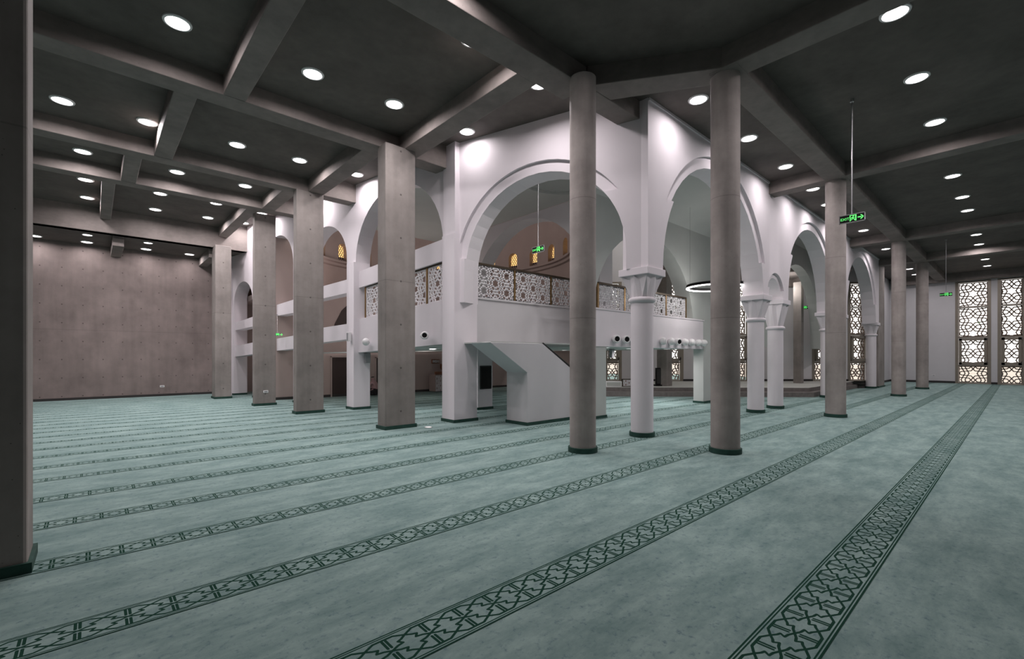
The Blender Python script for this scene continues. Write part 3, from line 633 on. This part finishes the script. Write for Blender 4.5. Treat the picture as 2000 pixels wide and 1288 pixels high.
# ---------------------------------------------------------------- railings
def railing(name_label, A, B, off, s_posts, zb, zt, cell, posts_w=.06, depth=.05):
    """posts at s_posts along A->B; zb/zt give base and rail height as functions of s"""
    O, d, nn, L = frame_of(A, B); a0 = O+d*s_posts[0]+nn*off
    t = thing('gallery_railing', name_label, 'railing', (a0.x, a0.y, zb(s_posts[0])), math.atan2(d.y, d.x), 'pierced gallery railings')
    z00 = zb(s_posts[0])
    for s in s_posts:
        x = s-s_posts[0]; MB().box(x-posts_w/2, x+posts_w/2, -depth/2, depth/2, zb(s)-z00, zt(s)-z00).build('post', M['brass'], t)
    m = MB(); sA, sB = s_posts[0], s_posts[-1]; x = sB-sA
    z0, z1 = zt(sA)-z00, zt(sB)-z00
    m.hexa([(0, -.035, z0-.02), (x, -.035, z1-.02), (x, .035, z1-.02), (0, .035, z0-.02), (0, -.035, z0+.03), (x, -.035, z1+.03), (x, .035, z1+.03), (0, .035, z0+.03)]).build('top_rail', M['dkbr'], t)
    for p, q in zip(s_posts, s_posts[1:]):
        wd = q-p-posts_w-.02; zl = min(zb(p), zb(q)); hh = (zt((p+q)/2)-zb((p+q)/2))-.05
        o = lattice(wd, hh, cell, cell*.075, .03).build('pierced_panel', M['latw'], t, (p-sA+posts_w/2+.01, -.015, zb(p)-z00+.02))
        sl = (zb(q)-zb(p))/(q-p)
        if abs(sl) > .001:      # panel follows the falling line of the balcony
            for vtx in o.data.vertices: vtx.co.z += sl*vtx.co.x
    return t
railing('pierced white railing with bronze posts behind the corner arch', (7.2, 9.32), (12.4, 9.32), .1, [.07, 1.45, 2.92, 4.3, 5.1], lambda s: 3.13, lambda s: 4.02, .46)
railing('pierced white railing above the row of ball speakers', (9.3, 7.38), (15.6, 7.38), .1, [.55, 1.77, 2.9, 4.03, 5.32], lambda s: 2.87, lambda s: 3.56, .36)
railing('pierced white railing of the second left bay between the square columns', (6.62, 9.25), (5.9, 13.7), -.2, [.55, 1.35, 2.3, 3.3, 4.16], lambda s: 3.06-.0777*(s-.53), lambda s: 4.06-.088*(s-.53), .42)
# ---------------------------------------------------------------- ceiling lights
lamp = bpy.data.lights.new('downlight', 'AREA'); lamp.shape = 'DISK'; lamp.size = .29; lamp.energy = LAMP_W; lamp.color = LAMP_C; lamp.spread = math.radians(168)
ring_me = MB().lathe([(.15, -.004), (.155, -.022), (.185, -.016), (.19, 0)], 28, cap=False); rme = ring_me.build('bezel', M['trim']).data; bpy.data.objects.remove(bpy.data.objects['bezel'])
dme = MB().lathe([(.15, -.010), (.15, -.004)], 28).build('diffuser', M['lamp']).data; bpy.data.objects.remove(bpy.data.objects['diffuser'])
def ceiling_light(x, y, z, label, group, power=1.0, r=1.0, visible_lamp=True):
    t = thing('ceiling_light', label, 'ceiling light', (x, y, z), 0, group); t.scale = (r, r, r)
    link('bezel', rme, None, t); link('diffuser', dme, None, t)
    lo = bpy.data.objects.new('downlight', lamp if power == 1 else lamp.copy()); COL.objects.link(lo); lo.parent = t; lo.location = (0, 0, -.03)
    if power != 1: lo.data.energy = LAMP_W*power
    return t
ORD = ['nearest', 'second', 'third', 'fourth', 'fifth', 'sixth', 'seventh', 'eighth', 'ninth', 'tenth', 'eleventh', 'twelfth']
def row(pts, z, phrase, group, power=1.0, r=1.0, words=None):
    for k, (x, y) in enumerate(pts):
        wd = (words or ORD)[k]
        ceiling_light(x, y, z, '%s round recessed light %s' % (wd, phrase), group, power, r)
LR = ['left', 'middle', 'right']
G1 = 'recessed lights in the left ceiling bays'
row([(.94, 8.53), (2.89, 8.45), (4.44, 8.37)], ZS, 'of the foremost left ceiling bay row', G1, words=LR)
row([(-.45, 12.64), (.86, 12.57), (2.53, 12.48), (3.91, 12.38)], ZS, 'of the second left ceiling bay row', G1, words=['far left', 'centre left', 'centre right', 'far right'])
row([(-.19, 15.43), (1.69, 15.41), (3.31, 15.31)], ZS, 'of the third left ceiling bay row', G1, words=LR)
row([(-.16, 17.83), (1.53, 17.79), (2.98, 17.68)], ZS, 'of the front row in the fourth left ceiling bay', G1, words=LR)
row([(-.14, 19.8), (1.57, 19.82), (3.07, 19.7)], ZS, 'of the rear row in the fourth left ceiling bay', G1, words=LR)
row([(-1.5, 23.13), (-.17, 23.1), (1.54, 23.05), (2.94, 23.0)], 5.85, 'in the low strip along the concrete back wall', G1, .4, words=['far left', 'centre left', 'centre right', 'far right'])
row([(-.15, 21.75), (1.51, 21.75)], 5.85, 'half hidden behind the deep beam', G1, .4, .8, words=['left', 'right'])
for (x, y, pw), wd in zip([(6.33, 6.2, 1.15), (6.42, 8.62, .33), (5.6, 12.78, .7), (5.12, 15.2, .7), (4.55, 18.6, .8), (4.35, 20.36, .8)], ORD):
    ceiling_light(x, y, ZT, wd+' round recessed light in the strip beside the left white arcade', 'recessed lights beside the left arcade', pw)
row([(4.45, 5.84)], ZS, 'half hidden behind the beam above the left column', 'recessed lights beside the left arcade', words=['small'])
row([(8.69, 1.22), (11.0, 1.24), (13.36, 1.21), (15.7, 1.22), (17.7, 1.24), (20.25, 1.2), (22.22, 1.19), (26.87, 1.18), (29.27, 1.2), (33.95, 1.17), (36.51, 1.18)], ZS, 'in the right hand row towards the window wall', 'recessed lights of the right wing')
row([(8.76, 4.22), (11.17, 4.18), (13.55, 4.15), (15.96, 4.15), (17.92, 4.25), (20.3, 4.2), (22.67, 4.16), (27.31, 4.17), (32.2, 4.2), (34.5, 4.2), (37.08, 4.25)], ZS, 'along the top of the right white arcade', 'recessed lights along the right arcade', .52)
for (x, y, z), wd in zip([(7.48, 11.74, 1.835), (14.53, 12.74, 1.893), (13.6, 11.9, 1.893), (13.0, 8.6, 1.885), (11.2, 8.2, 1.888), (14.8, 9.2, 1.888), (14.7, 8.2, 1.888)], ['single', 'rearmost', 'second rearmost', 'middle', 'left front', 'right', 'right front']):
    ceiling_light(x, y, z, wd+' small round light set in the underside of the gallery', 'lights under the gallery', .45, .62)
row([(3.4, 4.62), (5.3, 2.2)], ZS, 'overhead, out of the picture', 'lights above the camera', .8)
row([(11.2, -1.6), (17.7, -1.6), (26.9, -1.6), (33.9, -1.6), (-3.5, 8.5), (-3.5, 15.4)], ZS, 'of the bays beyond the picture edge', 'lights beyond the picture edge')
# ring chandelier, then added fill lights for the gallery and domed hall
ch = thing('ring_chandelier', 'thin black ring chandelier with glowing underside inside the right arch', 'chandelier', (13.95, 6.2, 3.72))
def torus_rect(r0, r1, z0, z1, n=64): return MB().lathe([(r0, z0), (r1, z0), (r1, z1), (r0, z1), (r0, z0)], n, cap=False)
torus_rect(.755, .815, 0, .085).build('ring', M['black'], ch); torus_rect(.75, .82, -.028, 0).build('light_strip', M['ring'], ch)
for k in range(3): a = 2*PI*k/3+.4; MB().tube((.785*math.cos(a), .785*math.sin(a), .08), (.785*math.cos(a), .785*math.sin(a), 2.4), .002, 4).build('suspension_wire', M['blackm'], ch)
for loc, e, c_ in (((11.1, 17, 8.8), 200, (1, .90, .87)), ((18.5, 10, 8.5), 300, (1, .95, .93)), ((24.5, 7.5, 4.8), 60, (1, .95, .93)), ((13.95, 6.2, 3.6), 40, (1, .96, .94)),
                   ((9.6, 15.6, 1.6), 22, (1, .86, .83)), ((6.6, 16.9, 1.6), 22, (1, .86, .83)), ((9.0, 16.0, 3.4), 45, (1, .86, .83)), ((6.3, 17.2, 6.4), 32, (1, .84, .8)), ((7.6, 20.8, 5.6), 40, (1, .84, .8)), ((6.6, 21.5, 1.8), 25, (1, .86, .83))):
    l = bpy.data.lights.new('hall_fill', 'POINT'); l.energy = e; l.color = c_; l.shadow_soft_size = .3; lo = bpy.data.objects.new('hall_fill', l); COL.objects.link(lo); lo.location = loc  # added fill lights with no fitting, except the one inside the ring chandelier
l = bpy.data.lights.new('corner_fill', 'SPOT'); l.energy = 230; l.color = (1, .96, .95); l.spot_size = math.radians(165); l.spot_blend = .3; l.shadow_soft_size = .2; lo = bpy.data.objects.new('corner_fill', l); COL.objects.link(lo); lo.location = (9.2, 7.6, 6.35)  # added spot without a fitting, brightens the corner bay below the shallow dome
# ---------------------------------------------------------------- exit signs
def text_mesh(body, size, mat, parent, loc, rot):
    cu = bpy.data.curves.new('lettering', 'FONT'); cu.body = body; cu.size = size; cu.extrude = .001; cu.align_y = 'CENTER'; cu.resolution_u = 3
    ob = bpy.data.objects.new('tmp_text', cu); COL.objects.link(ob); dg_ = bpy.context.evaluated_depsgraph_get()
    me = bpy.data.meshes.new_from_object(ob.evaluated_get(dg_)); bpy.data.objects.remove(ob)
    o = link('lettering', me, mat, parent); o.location = loc; o.rotation_euler = rot; return o
def exit_sign(x, y, z, ztop, rz, label, w=.42, h=.165, arrow=True):
    """local X runs along the sign, face towards local -Y"""
    t = thing('exit_sign', label, 'exit sign', (x, y, z), rz, 'hanging green exit signs')
    fr = MB(); e = .012
    fr.box(-w/2, w/2, -.014, .014, 0, e).box(-w/2, w/2, -.014, .014, h-e, h).box(-w/2, -w/2+e, -.014, .014, 0, h).box(w/2-e, w/2, -.014, .014, 0, h); fr.build('frame', M['steel'], t)
    MB().box(-w/2+e, w/2-e, -.009, .009, e, h-e).build('panel', M['signb'], t)
    rd = MB().tube((0, 0, h), (0, 0, ztop-z-.02), .011, 8); rd.lathe([(.035, ztop-z-.05), (.035, ztop-z)], 12); rd.build('rod', M['steel'], t)
    for sd in (-1, 1):
        yy = .0105*sd; rot = (PI/2, 0, 0) if sd < 0 else (PI/2, 0, PI); X = lambda q: q if sd < 0 else -q
        text_mesh('EXIT', .072, M['green'], t, (X(-w/2+.022), yy, h*.47), rot)
        p = MB()
        def bar(a, b, c0, c1): lo, hi = sorted((X(a), X(b))); p.box(lo, hi, min(yy, yy*1.12), max(yy, yy*1.12), c0, c1)
        x0 = -.035
        bar(x0, x0+.014, .026, h-.026); bar(x0+.088, x0+.108, .026, h-.026); bar(x0, x0+.108, h-.034, h-.022)
        def stroke(a, b, r=.006): p.tube((X(a[0]), yy, a[1]), (X(b[0]), yy, b[1]), r, 6)
        cx = x0+.052
        p.lathe([(.001, h-.056), (.010, h-.052), (.012, h-.046), (.008, h-.038), (.001, h-.036)], 8, (X(cx+.008), yy))
        stroke((cx, h-.062), (cx-.004, .075), .009); stroke((cx-.002, .078), (cx+.024, .056)); stroke((cx+.024, .056), (cx+.03, .032)); stroke((cx-.004, .078), (cx-.018, .052)); stroke((cx-.018, .052), (cx-.034, .044))
        stroke((cx, h-.066), (cx+.024, h-.082)); stroke((cx, h-.066), (cx-.022, h-.072)); stroke((cx-.022, h-.072), (cx-.028, h-.092))
        p.build('running_figure', M['green'], t)
        ar = MB(); ax = .092
        def tri(pts): 
            pts = [(X(a), b) for a, b in pts]; n_ = len(pts); ar.add([(a, yy, b) for a, b in pts]+[(a, yy*1.12, b) for a, b in pts], [tuple(range(n_)), tuple(range(n_, 2*n_))[::-1]]+[(j, n_+j, n_+(j+1) % n_, (j+1) % n_) for j in range(n_)])
        hz = h*.5
        tri([(ax, hz-.010), (ax+.06, hz-.010), (ax+.06, hz+.010), (ax, hz+.010)]); tri([(ax+.04, hz+.042), (ax+.062, hz+.042), (ax+.098, hz), (ax+.076, hz)]); tri([(ax+.04, hz-.042), (ax+.076, hz), (ax+.098, hz), (ax+.062, hz-.042)])
        ar.build('arrow', M['green'], t)
    return t
exit_sign(11.0, 2.2, 4.24, ZS, -PI/2, 'large green exit sign hanging before the third round column')
exit_sign(27.0, 2.1, 4.2, ZS, -PI/2, 'green exit sign hanging before the pale blank wall near the windows')
exit_sign(8.35, 8.2, 4.25, 6.45, -PI/2, 'green exit sign hanging inside the corner arch')
exit_sign(25.6, 7.0, 3.93, 5.56, -PI/2, 'small green exit sign by the slim concrete column', .40)
exit_sign(4.92, 18.05, 2.36, 3.14, PI, 'tiny green exit sign hanging under the white balcony band', .2, .12)
# ---------------------------------------------------------------- ball speakers on the gallery front
def ball_speaker(loc, aim, label, r=.115):
    t = thing('ball_speaker', label, 'speaker', loc, 0, 'round white ball speakers on the gallery')
    aim = Vector(aim).normalized(); q = aim.to_track_quat('Z', 'Y'); t.rotation_mode = 'QUATERNION'
    b = MB().lathe([(.001, -r)]+[(r*math.cos(a), r*math.sin(a)) for a in [math.radians(x) for x in range(-80, 41, 10)]]+[(r*.72, r*.70), (r*.60, r*.62)], 24, cap=False).build('shell', M['trim'], t, smooth=True); b.rotation_mode = 'QUATERNION'; b.rotation_quaternion = q
    d_ = MB().lathe([(.001, r*.45), (r*.5, r*.50), (r*.63, r*.62)], 20, cap=False).build('grille', M['black'], t); d_.rotation_mode = 'QUATERNION'; d_.rotation_quaternion = q
    m_ = MB().lathe([(r*.62, 0), (r*.62, .06), (r*.5, .09)], 20).build('mount', M['trim'], t); m_.rotation_euler = (-PI/2, 0, 0); m_.location = (0, r*.55, 0)
    return t
SX = [10.35, 10.8, 11.2, 12.77, 13.26, 13.67, 14.13, 14.58, 15.05, 15.45]
AIM = [(-.7, -1, 0), (-.6, -1, 0), (-.2, -1, .1), (.38, -.85, .15), (.55, -.8, .1), (-.45, -1, -.1), (.9, -.2, -.6), (.9, -.1, -.6), (.8, 0, -.7), (.8, 0, -.7)]
for k, (x, a) in enumerate(zip(SX, AIM)):
    ball_speaker((x, 7.24, 2.085), a, '%s ball speaker from the left in the row on the gallery front' % (['first', 'second', 'third', 'fourth', 'fifth', 'sixth', 'seventh', 'eighth', 'ninth', 'tenth'][k]))
ball_speaker((6.32, 10.3, 2.16), (-.55, -.8, 0), 'white ball speaker with dark mouth on the second bay balcony front', .105)
ball_speaker((5.93, 12.9, 2.05), (-.6, .9, -.3), 'plain white ball speaker turned away, left on the second bay balcony front', .11)
def box_speaker(loc, rz, label, mat='trim', s=(.12, .10, .28)):
    t = thing('box_speaker', label, 'speaker', loc, rz); MB().box(-s[0]/2, s[0]/2, -s[1], 0, 0, s[2]).build('cabinet', M[mat], t, bevel=.008)
    MB().box(-s[0]/2+.015, s[0]/2-.015, -s[1]-.006, -s[1], .02, s[2]-.02).build('grille', M['grey'], t); MB().box(-.03, .03, 0, .04, s[2]*.4, s[2]*.6).build('bracket', M['trim'], t); return t
box_speaker((5.82, 13.75, 2.08), -PI/2+.15, 'slim white box speaker on the pier, upper of two')
box_speaker((6.25, 13.56, 1.42), 0, 'grey box speaker low on the white pier beside the square column', 'grey', (.16, .12, .3))
box_speaker((12.95, 9.3, 1.58), 0, 'grey box speaker hanging beside the corner column under the gallery', 'grey', (.14, .12, .3))
# ---------------------------------------------------------------- things on the platform and small fittings
x, y = dg(4.3, 19.45); cb = thing('low_cabinet', 'low white cabinet standing on the platform edge', 'cabinet', (x, y, .352), ang)
MB().box(-.33, .33, 0, .4, 0, .22).build('carcass', M['trim'], cb, bevel=.006); MB().box(-.30, .30, -.012, 0, .03, .19).build('front_panel', M['top'], cb)
x, y = dg(4.95, 19.45); lb = thing('low_screen', 'low dark framed pierced screen beside the white cabinet', 'screen', (x, y, .352), ang)
MB().box(-.3, .3, 0, .05, 0, .03).box(-.3, .3, 0, .05, .29, .33).box(-.3, -.26, 0, .05, 0, .33).box(.26, .3, 0, .05, 0, .33).build('frame', M['dkbr'], lb); lattice(.52, .26, .16, .016, .02).build('pierced_panel', M['latw'], lb, (-.26, .01, .03)); MB().box(-.26, .26, .035, .045, .03, .29).build('backing', M['wood'], lb)
x, y = dg(6.35, 19.9); sp = thing('floor_speaker', 'tall black speaker standing on the platform beside the concrete column', 'speaker', (x, y, .352), ang)
MB().box(-.11, .11, 0, .2, .06, .78).build('cabinet', M['black'], sp, bevel=.01); MB().box(-.09, .09, -.008, 0, .1, .74).build('grille', M['blackm'], sp); MB().box(-.16, .16, -.05, .25, 0, .06).build('base', M['black'], sp)
def socket(loc, rz, label):
    t = thing('wall_socket', label, 'socket', loc, rz); MB().box(-.075, .075, -.012, 0, 0, .08).build('plate', M['trim'], t, bevel=.004); MB().box(-.05, .05, -.015, -.012, .02, .06).build('insert', M['grey'], t)
socket((2.1, 23.7, .36), 0, 'white double socket low on the concrete back wall'); socket((4.22, 16.74, .42), 0, 'white double socket low on the third square column'); socket((WX, 3.6, .42), -PI/2, 'small socket on the pale wall near the windows')
fb = thing('floor_box', 'small round metal floor box in the carpet beside the nearest square column', 'floor box', (5.62, 9.0, 0)); MB().lathe([(.09, .002), (.09, .012), (.075, .016)], 24).build('lid', M['steel'], fb)
# kneeling person by the dark doorway
pp = thing('person', 'person in dark clothes and rose top kneeling by the dark doorway', 'person', (8.75, 18.1, 0), math.radians(35))
def skinned(name, verts, edges, radii, mat, parent, sub=2):
    me = bpy.data.meshes.new(name); me.from_pydata(verts, edges, []); o = link(name, me, mat, parent)
    md = o.modifiers.new('skin', 'SKIN'); md.use_smooth_shade = True
    for v_, r_ in zip(me.skin_vertices[0].data, radii): v_.radius = (r_, r_)
    me.skin_vertices[0].data[0].use_root = True
    sb = o.modifiers.new('sub', 'SUBSURF'); sb.levels = sub; sb.render_levels = sub; return o
V_ = [(0, 0, .22), (0, .04, .38), (0, .10, .54), (0, .13, .62), (0, .16, .72), (.10, .02, .17), (.13, .34, .10), (.12, .0, .06), (-.10, .02, .17), (-.13, .34, .10), (-.12, 0, .06), (.17, .12, .54), (.19, .22, .36), (.13, .34, .22), (-.17, .12, .54), (-.19, .22, .36), (-.13, .34, .22)]
E_ = [(0, 1), (1, 2), (2, 3), (3, 4), (0, 5), (5, 6), (6, 7), (0, 8), (8, 9), (9, 10), (2, 11), (11, 12), (12, 13), (2, 14), (14, 15), (15, 16)]
skinned('body', V_, E_, [.13, .13, .13, .05, .085, .10, .07, .045, .10, .07, .045, .06, .045, .032, .06, .045, .032], M['shirt'], pp)
hd = skinned('hair', [(0, .145, .74), (0, .15, .79)], [(0, 1)], [.095, .07], M['cloth'], pp)
skinned('trousers', [(0, 0, .20), (.10, .02, .17), (.13, .34, .10), (.12, 0, .06), (-.10, .02, .17), (-.13, .34, .10), (-.12, 0, .06)], [(0, 1), (1, 2), (2, 3), (0, 4), (4, 5), (5, 6)], [.145, .11, .08, .055, .11, .08, .055], M['cloth'], pp)
